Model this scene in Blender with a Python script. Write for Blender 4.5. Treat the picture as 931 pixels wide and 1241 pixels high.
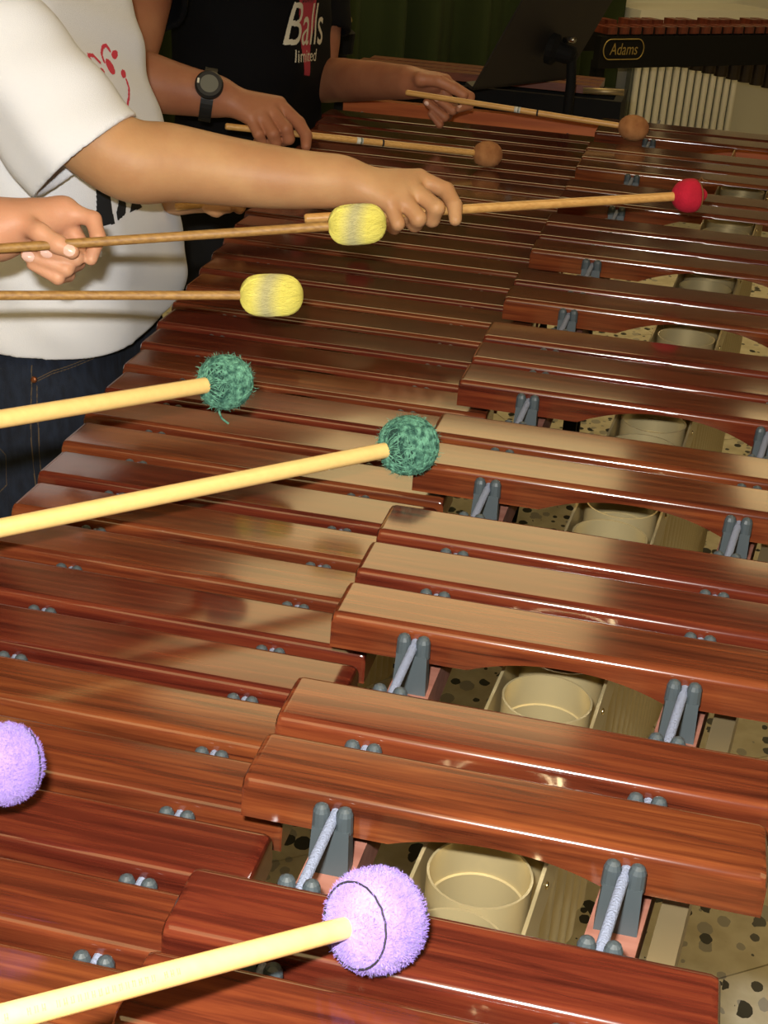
import bpy, bmesh, math, random
import numpy as np
from mathutils import Vector, Matrix
from mathutils.bvhtree import BVHTree
for o in list(bpy.data.objects): bpy.data.objects.remove(o)
scene = bpy.context.scene
C = scene.collection
ZB = 0.90                       # height of the accidental bars' top above the floor
# ------------------------------------------------------------------ camera
cd = bpy.data.cameras.new('camera'); cam = bpy.data.objects.new('camera', cd); C.objects.link(cam)
Mx = [[0.972933, -0.151778, 0.174256], [0.221838, 0.402236, -0.888253], [0.064725, 0.902867, 0.425019]]
cam.matrix_world = Matrix(((Mx[0][0], Mx[0][1], Mx[0][2], 0), (Mx[1][0], Mx[1][1], Mx[1][2], 0),
                           (Mx[2][0], Mx[2][1], Mx[2][2], ZB + 0.394), (0, 0, 0, 1)))
cd.sensor_fit = 'VERTICAL'; cd.sensor_height = 36; cd.lens = 1701.48 / 1241 * 36
cd.clip_start = 0.05
scene.camera = cam
# ------------------------------------------------------------------ world, flash, exposure
w = bpy.data.worlds.new('world'); scene.world = w; w.use_nodes = True
w.node_tree.nodes['Background'].inputs[0].default_value = (1, .95, .85, 1)
w.node_tree.nodes['Background'].inputs[1].default_value = 0.05
fl = bpy.data.lights.new('camera_flash', 'AREA'); fl.shape = 'RECTANGLE'; fl.size = .03; fl.size_y = .018
fl.energy = 17.5; fl.color = (1, .965, .9)
flo = bpy.data.objects.new('camera_flash', fl); C.objects.link(flo)
flo.matrix_world = cam.matrix_world @ Matrix.Translation((-0.028, 0.052, 0.0))
scene.view_settings.view_transform = 'Standard'; scene.view_settings.look = 'None'
scene.view_settings.exposure = 0.0; scene.view_settings.gamma = 1
scene.view_settings.use_curve_mapping = False
LAMP_STRENGTH = 2.55
R = random.Random(4)
# ------------------------------------------------------------------ measured points (metres, z above the bar tops)
PTS = {'A_el': [-0.5561, 1.3468, 0.0957],
 'A_f1': [-0.3959, 1.4035, 0.0825],
 'A_f2': [-0.4537, 1.3891, 0.0857],
 'A_f3': [-0.5162, 1.3648, 0.0934],
 'A_i0': [-0.2735, 1.4544, 0.0871],
 'A_i1': [-0.2428, 1.4496, 0.0786],
 'A_i2': [-0.2301, 1.4334, 0.0678],
 'A_i3': [-0.2265, 1.4239, 0.0557],
 'A_m0': [-0.2783, 1.4372, 0.0813],
 'A_m1': [-0.247, 1.4224, 0.0657],
 'A_m2': [-0.2514, 1.4284, 0.0518],
 'A_m3': [-0.2637, 1.4373, 0.0519],
 'A_p0': [-0.2941, 1.4097, 0.068],
 'A_p1': [-0.282, 1.4002, 0.0502],
 'A_p2': [-0.2875, 1.4113, 0.0428],
 'A_p3': [-0.2969, 1.4216, 0.0445],
 'A_r0': [-0.285, 1.4217, 0.0751],
 'A_r1': [-0.2628, 1.4099, 0.0554],
 'A_r2': [-0.2678, 1.4204, 0.0465],
 'A_r3': [-0.2779, 1.4305, 0.0483],
 'A_s0': [-0.6862, 1.3402, 0.1942],
 'A_s1': [-0.5737, 1.3429, 0.0712],
 'A_sh': [-0.6775, 1.3401, 0.1902],
 'A_t0': [-0.3253, 1.4402, 0.0738],
 'A_t1': [-0.287, 1.4523, 0.06],
 'A_t2': [-0.2597, 1.4501, 0.0583],
 'A_ua': [-0.6181, 1.3366, 0.135],
 'A_w': [-0.3431, 1.4206, 0.0825],
 'B_f1': [-0.593, 1.0296, 0.083],
 'B_f2': [-0.6575, 0.9989, 0.0689],
 'B_f3': [-0.7397, 0.9628, 0.0507],
 'B_i0': [-0.4992, 1.08, 0.1076],
 'B_i1': [-0.4751, 1.0798, 0.1021],
 'B_i2': [-0.4672, 1.071, 0.0898],
 'B_i3': [-0.4688, 1.0588, 0.0745],
 'B_k0': [-0.5226, 1.0603, 0.0995],
 'B_kp': [-0.5059, 1.0781, 0.1017],
 'B_m0': [-0.5053, 1.0864, 0.1],
 'B_m1': [-0.4837, 1.0778, 0.0779],
 'B_m2': [-0.4792, 1.0527, 0.0754],
 'B_m3': [-0.5016, 1.0419, 0.0808],
 'B_n': [-0.474, 1.0324, 0.0872],
 'B_p0': [-0.5222, 1.0864, 0.0882],
 'B_p1': [-0.493, 1.0657, 0.0564],
 'B_p2': [-0.4921, 1.0447, 0.0592],
 'B_p3': [-0.5125, 1.0408, 0.0688],
 'B_r0': [-0.514, 1.0887, 0.0942],
 'B_r1': [-0.4871, 1.0716, 0.0663],
 'B_r2': [-0.4858, 1.0474, 0.0669],
 'B_r3': [-0.5159, 1.0395, 0.0769],
 'B_t0': [-0.5264, 1.0472, 0.102],
 'B_t1': [-0.5043, 1.04, 0.0967],
 'B_t2': [-0.4882, 1.0385, 0.0894],
 'B_t3': [-0.4766, 1.0396, 0.0845],
 'B_w': [-0.5446, 1.0505, 0.0929],
 'C_el': [-0.8204, 1.9849, 0.0789],
 'C_f1': [-0.7446, 2.0023, 0.0607],
 'C_f2': [-0.7894, 1.9868, 0.07],
 'C_i0': [-0.6047, 2.0522, 0.0463],
 'C_i1': [-0.5697, 2.0395, 0.0243],
 'C_i2': [-0.5547, 2.0287, 0.0097],
 'C_i3': [-0.5512, 2.0184, -0.0038],
 'C_m0': [-0.6138, 2.0369, 0.0417],
 'C_m1': [-0.5828, 2.0203, 0.0177],
 'C_m2': [-0.5793, 2.0231, 0.0033],
 'C_m3': [-0.5892, 2.0317, -0.0028],
 'C_p0': [-0.6358, 2.0113, 0.0302],
 'C_p1': [-0.6198, 2.0024, 0.0096],
 'C_p2': [-0.6171, 2.0108, -0.0022],
 'C_p3': [-0.6258, 2.0187, -0.0056],
 'C_r0': [-0.6247, 2.0234, 0.0366],
 'C_r1': [-0.5993, 2.0091, 0.0106],
 'C_r2': [-0.5967, 2.0144, -0.0031],
 'C_r3': [-0.6071, 2.024, -0.0069],
 'C_sh': [-0.8601, 2.2134, 0.2432],
 'C_t0': [-0.6642, 2.0471, 0.0388],
 'C_t1': [-0.625, 2.0547, 0.0176],
 'C_t2': [-0.5939, 2.0502, 0.0094],
 'C_ua': [-0.8374, 2.0762, 0.1355],
 'C_w': [-0.6839, 2.0215, 0.0523],
 'C_wt': [-0.7033, 2.0186, 0.0543],
 'D_el': [-0.7105, 2.6461, 0.0039],
 'D_f1': [-0.5581, 2.4856, 0.0295],
 'D_f2': [-0.6396, 2.5739, 0.0122],
 'D_i0': [-0.4211, 2.4128, 0.0517],
 'D_i1': [-0.3753, 2.4032, 0.0318],
 'D_i2': [-0.3727, 2.3866, 0.0196],
 'D_i3': [-0.3873, 2.3682, 0.0154],
 'D_kp': [-0.4396, 2.3999, 0.0489],
 'D_m0': [-0.4325, 2.4162, 0.0448],
 'D_m1': [-0.3977, 2.3975, 0.0101],
 'D_m2': [-0.3976, 2.3731, 0.011],
 'D_m3': [-0.4264, 2.3618, 0.0298],
 'D_n': [-0.3824, 2.3674, 0.0399],
 'D_p0': [-0.4536, 2.4129, 0.0324],
 'D_p1': [-0.4187, 2.3821, -0.0087],
 'D_p2': [-0.4162, 2.3629, -0.0123],
 'D_p3': [-0.4321, 2.3586, 0.0043],
 'D_r0': [-0.4432, 2.4156, 0.0384],
 'D_r1': [-0.4082, 2.3902, -0.0007],
 'D_r2': [-0.4093, 2.3656, 0.0001],
 'D_r3': [-0.4406, 2.3588, 0.0221],
 'D_sh': [-0.7324, 2.7154, 0.2047],
 'D_t0': [-0.4569, 2.3782, 0.0553],
 'D_t1': [-0.4256, 2.3756, 0.0559],
 'D_t2': [-0.3998, 2.3761, 0.0464],
 'D_t3': [-0.3825, 2.3774, 0.0372],
 'D_ua': [-0.7183, 2.6796, 0.0771],
 'D_w': [-0.479, 2.4068, 0.0442],
 'E_el': [-0.7344, 1.6903, -0.0074],
 'E_i0': [-0.546, 1.6316, 0.0044],
 'E_i1': [-0.5223, 1.6237, 0.0017],
 'E_i2': [-0.5227, 1.6192, -0.0075],
 'E_k0': [-0.5625, 1.6274, 0.0024],
 'E_m0': [-0.5521, 1.6186, 0.0034],
 'E_m1': [-0.5336, 1.6078, -0.0033],
 'E_m2': [-0.5464, 1.6024, -0.0046],
 'E_r0': [-0.5634, 1.6152, 0.0008],
 'E_r1': [-0.547, 1.6046, -0.0092],
 'E_r2': [-0.5579, 1.5998, -0.0054],
 'E_sh': [-0.8922, 1.9814, 0.1951],
 'E_w': [-0.6086, 1.6374, -0.0048],
 'brownA_h': [-0.3063, 2.1854, -0.0188],
 'brownA_t': [-0.6667, 1.9912, 0.0172],
 'brownB_h': [-0.0959, 2.3245, 0.021],
 'brownB_t': [-0.4703, 2.3274, 0.0394],
 'greenA_h': [-0.2942, 0.8878, 0.0501],
 'greenA_t': [-0.3874, 0.7346, 0.0646],
 'greenB_h': [-0.1621, 0.8975, 0.0185],
 'greenB_t': [-0.3597, 0.6748, 0.0225],
 'purpleA_h': [-0.0735, 0.4158, 0.0226],
 'purpleA_t': [-0.162, 0.2866, 0.0711],
 'purpleB_h': [-0.2616, 0.4798, 0.01],
 'purpleB_t': [-0.3775, 0.3445, 0.0452],
 'redA_h': [0.0052, 1.5614, 0.0787],
 'redA_t': [-0.3761, 1.382, 0.0483],
 'redB_h': [-0.3878, 1.7025, 0.0172],
 'redB_t': [-0.5899, 1.5788, -0.0056],
 'yellowA_h': [-0.2598, 1.121, 0.1141],
 'yellowA_t': [-0.5299, 1.0205, 0.0853],
 'yellowB_h': [-0.3143, 1.0631, 0.0624],
 'yellowB_t': [-0.5102, 0.9786, 0.0602]}
def P(n): v = PTS[n]; return Vector((v[0], v[1], v[2] + ZB))
# ------------------------------------------------------------------ materials
def srgb(r, g, b):
    f = lambda c: (c / 255 / 12.92) if c <= 10 else ((c / 255 + .055) / 1.055) ** 2.4
    return (f(r), f(g), f(b), 1)
MATS = {}
def mat(name, col, rough=.5, metal=0, spec=.5, noise=None, bump=0, bscale=200, coat=0, sheen=0, sss=0, coat_rough=.1):
    """noise = (scale, col2, stretch)"""
    if name in MATS: return MATS[name]
    m = bpy.data.materials.new(name); m.use_nodes = True; nt = m.node_tree; b = nt.nodes['Principled BSDF']
    b.inputs['Base Color'].default_value = col; b.inputs['Roughness'].default_value = rough
    b.inputs['Metallic'].default_value = metal; b.inputs['Specular IOR Level'].default_value = spec
    b.inputs['Coat Weight'].default_value = coat; b.inputs['Coat Roughness'].default_value = coat_rough
    b.inputs['Sheen Weight'].default_value = sheen
    if sss:
        b.inputs['Subsurface Weight'].default_value = sss; b.inputs['Subsurface Radius'].default_value = (.006, .002, .001)
        b.inputs['Subsurface Scale'].default_value = 1
    tc = nt.nodes.new('ShaderNodeTexCoord')
    if noise:
        mp = nt.nodes.new('ShaderNodeMapping'); mp.inputs['Scale'].default_value = noise[2]
        nt.links.new(tc.outputs['Object'], mp.inputs[0])
        n = nt.nodes.new('ShaderNodeTexNoise'); n.inputs['Scale'].default_value = noise[0]; n.inputs['Detail'].default_value = 5
        nt.links.new(mp.outputs[0], n.inputs['Vector'])
        mx = nt.nodes.new('ShaderNodeMix'); mx.data_type = 'RGBA'
        mx.inputs[6].default_value = col; mx.inputs[7].default_value = noise[1]
        rp = nt.nodes.new('ShaderNodeMapRange'); rp.inputs[1].default_value = .35; rp.inputs[2].default_value = .65
        nt.links.new(n.outputs['Fac'], rp.inputs[0]); nt.links.new(rp.outputs[0], mx.inputs[0])
        nt.links.new(mx.outputs[2], b.inputs['Base Color'])
    if bump:
        n2 = nt.nodes.new('ShaderNodeTexNoise'); n2.inputs['Scale'].default_value = bscale; n2.inputs['Detail'].default_value = 4
        nt.links.new(tc.outputs['Object'], n2.inputs['Vector'])
        bp = nt.nodes.new('ShaderNodeBump'); bp.inputs['Strength'].default_value = bump; bp.inputs['Distance'].default_value = .002
        nt.links.new(n2.outputs['Fac'], bp.inputs['Height']); nt.links.new(bp.outputs[0], b.inputs['Normal'])
    MATS[name] = m; return m
def wood_bar():
    m = bpy.data.materials.new('rosewood'); m.use_nodes = True; nt = m.node_tree; L = nt.links; N = nt.nodes
    b = N['Principled BSDF']; tc = N.new('ShaderNodeTexCoord'); oi = N.new('ShaderNodeObjectInfo')
    off = N.new('ShaderNodeVectorMath'); off.operation = 'ADD'
    cmb = N.new('ShaderNodeCombineXYZ'); ml = N.new('ShaderNodeMath'); ml.operation = 'MULTIPLY'; ml.inputs[1].default_value = 37
    L.new(oi.outputs['Random'], ml.inputs[0]); L.new(ml.outputs[0], cmb.inputs[0]); L.new(ml.outputs[0], cmb.inputs[1])
    L.new(tc.outputs['Object'], off.inputs[0]); L.new(cmb.outputs[0], off.inputs[1])
    mp = N.new('ShaderNodeMapping'); mp.inputs['Scale'].default_value = (4, 95, 95); L.new(off.outputs[0], mp.inputs[0])
    n = N.new('ShaderNodeTexNoise'); n.inputs['Scale'].default_value = 2.0; n.inputs['Detail'].default_value = 6; n.inputs['Roughness'].default_value = .6
    n.inputs['Distortion'].default_value = .4
    L.new(mp.outputs[0], n.inputs['Vector'])
    cr = N.new('ShaderNodeValToRGB'); e = cr.color_ramp.elements
    e[0].position = .3; e[0].color = (.036, .0062, .0036, 1); e[1].position = .72; e[1].color = (.150, .033, .0115, 1)
    x = e.new(.5); x.color = (.088, .0160, .0070, 1)
    L.new(n.outputs['Fac'], cr.inputs[0])
    # each bar has its own tone, some orange, some deep red
    r2 = N.new('ShaderNodeMapRange'); r2.inputs[3].default_value = .8; r2.inputs[4].default_value = 1.25; L.new(oi.outputs['Random'], r2.inputs[0])
    hs = N.new('ShaderNodeHueSaturation'); L.new(cr.outputs[0], hs.inputs['Color']); L.new(r2.outputs[0], hs.inputs['Value'])
    r3 = N.new('ShaderNodeMapRange'); r3.inputs[3].default_value = .494; r3.inputs[4].default_value = .511; L.new(oi.outputs['Random'], r3.inputs[0])
    L.new(r3.outputs[0], hs.inputs['Hue'])
    L.new(hs.outputs[0], b.inputs['Base Color'])
    b.inputs['Roughness'].default_value = .14; b.inputs['Specular IOR Level'].default_value = .62
    b.inputs['Coat Weight'].default_value = .3; b.inputs['Coat Roughness'].default_value = .10
    bp = N.new('ShaderNodeBump'); bp.inputs['Strength'].default_value = .05; bp.inputs['Distance'].default_value = .0004
    L.new(n.outputs['Fac'], bp.inputs['Height']); L.new(bp.outputs[0], b.inputs['Normal'])
    return m
def terrazzo():
    m = bpy.data.materials.new('terrazzo'); m.use_nodes = True; nt = m.node_tree; L = nt.links; N = nt.nodes
    b = N['Principled BSDF']; g = N.new('ShaderNodeNewGeometry')
    def chips(scale, lo, hi, dist):
        mp = N.new('ShaderNodeMapping'); mp.inputs['Scale'].default_value = (scale, scale * .8, scale); L.new(g.outputs['Position'], mp.inputs[0])
        nz = N.new('ShaderNodeTexNoise'); nz.inputs['Scale'].default_value = 3.2; L.new(mp.outputs[0], nz.inputs['Vector'])
        mxv = N.new('ShaderNodeMix'); mxv.data_type = 'VECTOR'; mxv.inputs[0].default_value = dist
        L.new(mp.outputs[0], mxv.inputs[4]); L.new(nz.outputs['Color'], mxv.inputs[5])
        v = N.new('ShaderNodeTexVoronoi'); v.inputs['Scale'].default_value = 1; L.new(mxv.outputs[1], v.inputs['Vector'])
        sp = N.new('ShaderNodeSeparateColor'); L.new(v.outputs['Color'], sp.inputs[0])
        sz = N.new('ShaderNodeMapRange'); sz.inputs[1].default_value = .35; sz.inputs[2].default_value = 1; sz.inputs[3].default_value = lo; sz.inputs[4].default_value = hi
        L.new(sp.outputs[0], sz.inputs[0])
        lt = N.new('ShaderNodeMath'); lt.operation = 'LESS_THAN'; L.new(v.outputs['Distance'], lt.inputs[0]); L.new(sz.outputs[0], lt.inputs[1])
        return lt, sp
    mp = N.new('ShaderNodeMapping'); mp.inputs['Scale'].default_value = (26, 26, 26); L.new(g.outputs['Position'], mp.inputs[0])
    nb = N.new('ShaderNodeTexNoise'); nb.inputs['Scale'].default_value = 1; nb.inputs['Detail'].default_value = 3; L.new(mp.outputs[0], nb.inputs['Vector'])
    cr = N.new('ShaderNodeValToRGB'); e = cr.color_ramp.elements
    e[0].position = .35; e[0].color = (.66, .60, .44, 1); e[1].position = .65; e[1].color = (.80, .75, .60, 1)
    L.new(nb.outputs['Fac'], cr.inputs[0])
    c1, s1 = chips(50, -.06, .56, .13); c2, s2 = chips(44, -.15, .55, .13)
    m1 = N.new('ShaderNodeMix'); m1.data_type = 'RGBA'; m1.inputs[7].default_value = (.42, .40, .36, 1)
    L.new(c2.outputs[0], m1.inputs[0]); L.new(cr.outputs[0], m1.inputs[6])
    m2 = N.new('ShaderNodeMix'); m2.data_type = 'RGBA'; m2.inputs[7].default_value = (.022, .024, .022, 1)
    L.new(c1.outputs[0], m2.inputs[0]); L.new(m1.outputs[2], m2.inputs[6])
    L.new(m2.outputs[2], b.inputs['Base Color']); b.inputs['Roughness'].default_value = .28
    return m
def emit(name, col, s):
    m = bpy.data.materials.new(name); m.use_nodes = True; nt = m.node_tree; nt.nodes.remove(nt.nodes['Principled BSDF'])
    e = nt.nodes.new('ShaderNodeEmission'); e.inputs[0].default_value = col; e.inputs[1].default_value = s
    nt.links.new(e.outputs[0], nt.nodes['Material Output'].inputs[0]); return m
WOOD = wood_bar(); TERR = terrazzo()
POST = mat('post_plastic', srgb(58, 66, 70), .45)
CORD = mat('grey_cord', srgb(122, 130, 152), .9, bump=.6, bscale=900)
RAIL = mat('rail_wood', srgb(146, 100, 86), .55, noise=(6, srgb(126, 80, 66), (3, 20, 20)))
GOLD = mat('champagne_metal', (.55, .45, .24, 1), .33, metal=.6)
GOLDP = mat('gold_profile', (.36, .28, .15, 1), .45, metal=.7)
SCREW = mat('screw_brass', (.7, .55, .25, 1), .25, metal=1)
BLACK = mat('black_metal', (.012, .012, .012, 1), .45)
ENDW = mat('end_board_wood', srgb(190, 105, 55), .3, noise=(3, srgb(160, 80, 40), (2, 30, 30)), coat=.4)
# ------------------------------------------------------------------ helpers
def link(name, me, m=None, parent=None, smooth=False, loc=None):
    o = bpy.data.objects.new(name, me); C.objects.link(o)
    if m is not None and isinstance(me, bpy.types.Mesh) and not me.materials: me.materials.append(m)
    if smooth:
        me.polygons.foreach_set('use_smooth', [True] * len(me.polygons))
    if loc is not None: o.location = loc
    if parent is not None:
        o.parent = parent; base = world_loc(parent)
        if loc is None: o.location = -base
        else: o.location = Vector(loc) - base
    return o
def world_loc(o):
    v = Vector(o.location); p = o.parent
    while p is not None: v = v + Vector(p.location); p = p.parent
    return v
def pydata(verts, faces):
    me = bpy.data.meshes.new('mesh'); me.from_pydata([tuple(v) for v in verts], [], [tuple(f) for f in faces]); me.update(); return me
class MB:
    def __init__(s): s.v = []; s.f = []
    def add(s, v, f): n = len(s.v); s.v += [Vector(q) for q in v]; s.f += [tuple(i + n for i in q) for q in f]; return s
    def box(s, lo, hi):
        x0, y0, z0 = lo; x1, y1, z1 = hi
        return s.add([(x0,y0,z0),(x1,y0,z0),(x1,y1,z0),(x0,y1,z0),(x0,y0,z1),(x1,y0,z1),(x1,y1,z1),(x0,y1,z1)],
                     [(0,3,2,1),(4,5,6,7),(0,1,5,4),(1,2,6,5),(2,3,7,6),(3,0,4,7)])
    def obox(s, o, ux, uy, uz):
        """box from a corner o and three edge vectors"""
        o, a, b, c = Vector(o), Vector(ux), Vector(uy), Vector(uz)
        return s.add([o, o+a, o+a+b, o+b, o+c, o+a+c, o+a+b+c, o+b+c], [(0,3,2,1),(4,5,6,7),(0,1,5,4),(1,2,6,5),(2,3,7,6),(3,0,4,7)])
    def tube(s, pts, r, n=8, cap=True):
        pts = [Vector(p) for p in pts]; rs = r if isinstance(r, (list, tuple)) else [r] * len(pts)
        V = []; F = []; prev = None
        for i, p in enumerate(pts):
            t = (pts[min(i+1, len(pts)-1)] - pts[max(i-1, 0)]).normalized()
            if prev is None:
                up = Vector((0, 0, 1)) if abs(t.z) < .9 else Vector((1, 0, 0)); a = t.cross(up).normalized()
            else: a = (prev - t * prev.dot(t)).normalized()
            prev = a; b = t.cross(a)
            for k in range(n):
                th = 2 * math.pi * k / n; V.append(p + (a * math.cos(th) + b * math.sin(th)) * rs[i])
        for i in range(len(pts) - 1):
            for k in range(n): F.append((i*n+k, i*n+(k+1)%n, (i+1)*n+(k+1)%n, (i+1)*n+k))
        if cap: F.append(tuple(range(n))[::-1]); F.append(tuple((len(pts)-1)*n + k for k in range(n)))
        return s.add(V, F)
    def lathe(s, o, axis, prof, n=24):
        """prof = [(distance along axis, radius)]"""
        o = Vector(o); t = Vector(axis).normalized(); up = Vector((0,0,1)) if abs(t.z) < .9 else Vector((1,0,0))
        a = t.cross(up).normalized(); b = t.cross(a); V = []; F = []
        for d, r in prof:
            for k in range(n):
                th = 2*math.pi*k/n; V.append(o + t*d + (a*math.cos(th) + b*math.sin(th))*r)
        for i in range(len(prof)-1):
            for k in range(n): F.append((i*n+k, i*n+(k+1)%n, (i+1)*n+(k+1)%n, (i+1)*n+k))
        F.append(tuple(range(n))[::-1]); F.append(tuple((len(prof)-1)*n+k for k in range(n)))
        return s.add(V, F)
    def build(s, name, m, parent=None, smooth=False, origin=None):
        if origin is None:
            a = np.array([tuple(v) for v in s.v]); origin = Vector((a[:,0].mean(), a[:,1].mean(), a[:,2].min()))
        me = pydata([v - origin for v in s.v], s.f)
        bm = bmesh.new(); bm.from_mesh(me); bmesh.ops.recalc_face_normals(bm, faces=bm.faces); bm.to_mesh(me); bm.free()
        o = link(name, me, m, parent, smooth, loc=origin); return o
def empty(name, loc, label, cat, group=None):
    o = bpy.data.objects.new(name, None); C.objects.link(o); o.location = loc; o.empty_display_size = .05
    return tag(o, label, cat, group)
def tag(o, label=None, cat=None, group=None, kind=None):
    if label: o['label'] = label
    if cat: o['category'] = cat
    if group: o['group'] = group
    if kind: o['kind'] = kind
    return o
def shade_auto(o, ang=40):
    me = o.data; me.polygons.foreach_set('use_smooth', [True]*len(me.polygons))
    bm = bmesh.new(); bm.from_mesh(me)
    for e in bm.edges:
        if len(e.link_faces) == 2 and e.calc_face_angle(0) > math.radians(ang): e.smooth = False
    bm.to_mesh(me); bm.free()
# ------------------------------------------------------------------ the room
ZC = 2.62
WALL = mat('wall_paint', srgb(222, 220, 206), .8, bump=.1, bscale=60)
CEIL = mat('ceiling_paint', srgb(140, 128, 104), .9)
W0 = Vector((-.43, 6.39, 0)); WD = Vector((.70711, .70711, 0)); WN = Vector((.70711, -.70711, 0))     # the back wall runs at 45 degrees to the marimba
def wp(s, t, z=0): return W0 + WD*s + WN*t + Vector((0, 0, z))
S0, S1, T1 = -7.2, 3.0, 8.2
UP = Vector((0, 0, 1))
fb = MB().obox(wp(S0, 0, -.06), WD*(S1-S0), WN*T1, UP*.048); tag(fb.build('floor', TERR), kind='structure')
floor = bpy.data.objects['floor']
ts = .40; tme = None; ca, sa = math.cos(.62), math.sin(.62)
hb = MB().box((-ts/2 + .0012, -ts/2 + .0012, -.012), (ts/2 - .0012, ts/2 - .0012, 0))
tile_mesh = pydata(hb.v, hb.f); tile_mesh.materials.append(TERR)
base = world_loc(floor)
for i in range(-14, 22):
    for j in range(-14, 22):
        x = (i*ts)*ca - (j*ts)*sa + .02; y = (i*ts)*sa + (j*ts)*ca + 1.1
        if -1.15 < x < 1.5 and .35 < y < 5.0:
            t = bpy.data.objects.new('floor_tile', tile_mesh); C.objects.link(t); t.parent = floor
            t.location = Vector((x, y, 0)) - base; t.rotation_euler = (0, 0, .62)
for nm, o, a, b_, c, m in (('wall_back', wp(S0, -.1, -.012), WD*(S1-S0), WN*.1, UP*(ZC+.012), WALL), ('wall_left', wp(S0-.1, 0, -.012), WD*.1, WN*T1, UP*(ZC+.012), WALL),
                       ('wall_right', wp(S1, 0, -.012), WD*.1, WN*T1, UP*(ZC+.012), WALL), ('wall_front', wp(S0, T1, -.012), WD*(S1-S0), WN*.1, UP*(ZC+.012), WALL),
                       ('ceiling', wp(S0, 0, ZC), WD*(S1-S0), WN*T1, UP*.1, CEIL)):
    tag(MB().obox(o, a, b_, c).build(nm, m), kind='structure')
LAMP = emit('lamp_diffuser', (1, .73, .33, 1), LAMP_STRENGTH)
LFR = mat('lamp_frame', (.6, .6, .58, 1), .5)
def ceiling_lamp(x0, x1, y0, y1, label):
    t = empty('ceiling_lamp', ((x0+x1)/2, (y0+y1)/2, ZC-.05), label, 'lamp', 'ceiling lamps')
    MB().box((x0, y0, ZC-.045), (x1, y1, ZC-.04)).build('diffuser', LAMP, t)
    f = MB(); f.box((x0-.02, y0-.02, ZC-.05), (x0, y1+.02, ZC)); f.box((x1, y0-.02, ZC-.05), (x1+.02, y1+.02, ZC))
    f.box((x0, y0-.02, ZC-.05), (x1, y0, ZC)); f.box((x0, y1, ZC-.05), (x1, y1+.02, ZC)); f.build('frame', LFR, t)
ceiling_lamp(-1.25, -.07, 3.05, 5.35, 'wide warm ceiling lamp mirrored in the bars, over the green curtain')
ceiling_lamp(.37, 1.55, 4.4, 5.8, 'wide warm ceiling lamp over the floor right of the radiator')
ceiling_lamp(.37, 1.55, -.5, 1.3, 'wide warm ceiling lamp over the short end of the marimba')
ceiling_lamp(-1.25, -.07, -1.9, -.1, 'wide warm ceiling lamp over the empty floor before the short end')
# ------------------------------------------------------------------ marimba
mar = empty('marimba', (-.2, 1.4, 0), 'long rosewood concert marimba with two rows of bars on gold resonators', 'marimba')
ZN = ZB - .040
def Yn(k): return .4903 + .0527*k + .000484*k*k
def pit(k): return .0527 + .000968*k
ACC = [-3,-2,-1, 1,2, 4,5,6, 8,9, 11,12,13, 15,16, 18,19,20, 22,23, 25,26,27, 29,30]
def gapw(k): return .20*pit(k)
def acc_span(k): c = Yn(k) - gapw(k)/2; w = .79*pit(k); return c - w/2, c + w/2
def acc_len(Y): d = Y - .515; return .237 + .19*d - .02*d*d
def bar_mesh(L, W, T, arch):
    """bar along x, centred, top at z=0; rounded long top edges; arch cut into the underside"""
    rr = .0050; cs = []
    for i in range(5): a = math.pi*i/8; cs.append((-W/2 + rr - rr*math.cos(a), -rr + rr*math.sin(a)))
    prof_top = cs + [(-y, z) for y, z in cs[::-1]]
    xs = [-L/2, -L/2+.0012, -L/2+.004]; al = .205*L
    xs += [-al - .004] + [(-1 + 2*i/14)*al for i in range(15)] + [al + .004]
    xs += [L/2-.004, L/2-.0012, L/2]
    V = []; F = []; n = len(prof_top) + 2
    for i, x in enumerate(xs):
        sh = {0: .0026, 1: .0008}.get(min(i, len(xs)-1-i), 0)
        u = abs(x)/al; zb = -T
        if u < 1: zb = -T + (T - T*arch) * (1 - u**2.2)
        for y, z in prof_top: V.append((x, y*(1 - sh/W*1.2), z - sh))
        V.append((x, W/2 - .0008, zb)); V.append((x, -W/2 + .0008, zb))
    for i in range(len(xs)-1):
        for k in range(n): F.append((i*n+k, (i+1)*n+k, (i+1)*n+(k+1)%n, i*n+(k+1)%n))
    F.append(tuple(range(n))); F.append(tuple((len(xs)-1)*n+k for k in range(n))[::-1])
    return pydata(V, F)
def add_bar(name, xa, xb, ya, yb, zt, T, arch):
    me = bar_mesh(xb-xa, yb-ya, T, arch)
    bm = bmesh.new(); bm.from_mesh(me); bmesh.ops.recalc_face_normals(bm, faces=bm.faces); bm.to_mesh(me); bm.free()
    o = link(name, me, WOOD, mar, loc=((xa+xb)/2, (ya+yb)/2, zt)); shade_auto(o, 34); wn = o.modifiers.new('wn', 'WEIGHTED_NORMAL'); wn.keep_sharp = True; wn.weight = 100; return o
def archf(Y): return max(.2, .62 - .42*(Y-.5)/.8)
def natL(Y): return -.427 - .135*(Y - .821)
def natR(Y): return -.148 + .016*(Y - .49)
for k in range(-5, 31):
    ya = Yn(k); yb = ya + pit(k) - gapw(k); Y = (ya+yb)/2
    add_bar('natural_bar', natL(Y), natR(Y), ya, yb, ZN, .0215, archf(Y))
for k in ACC:
    ya, yb = acc_span(k); Y = (ya+yb)/2
    add_bar('accidental_bar', -.160, -.160 + acc_len(Y), ya, yb, ZB, .0225, archf(Y))
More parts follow.
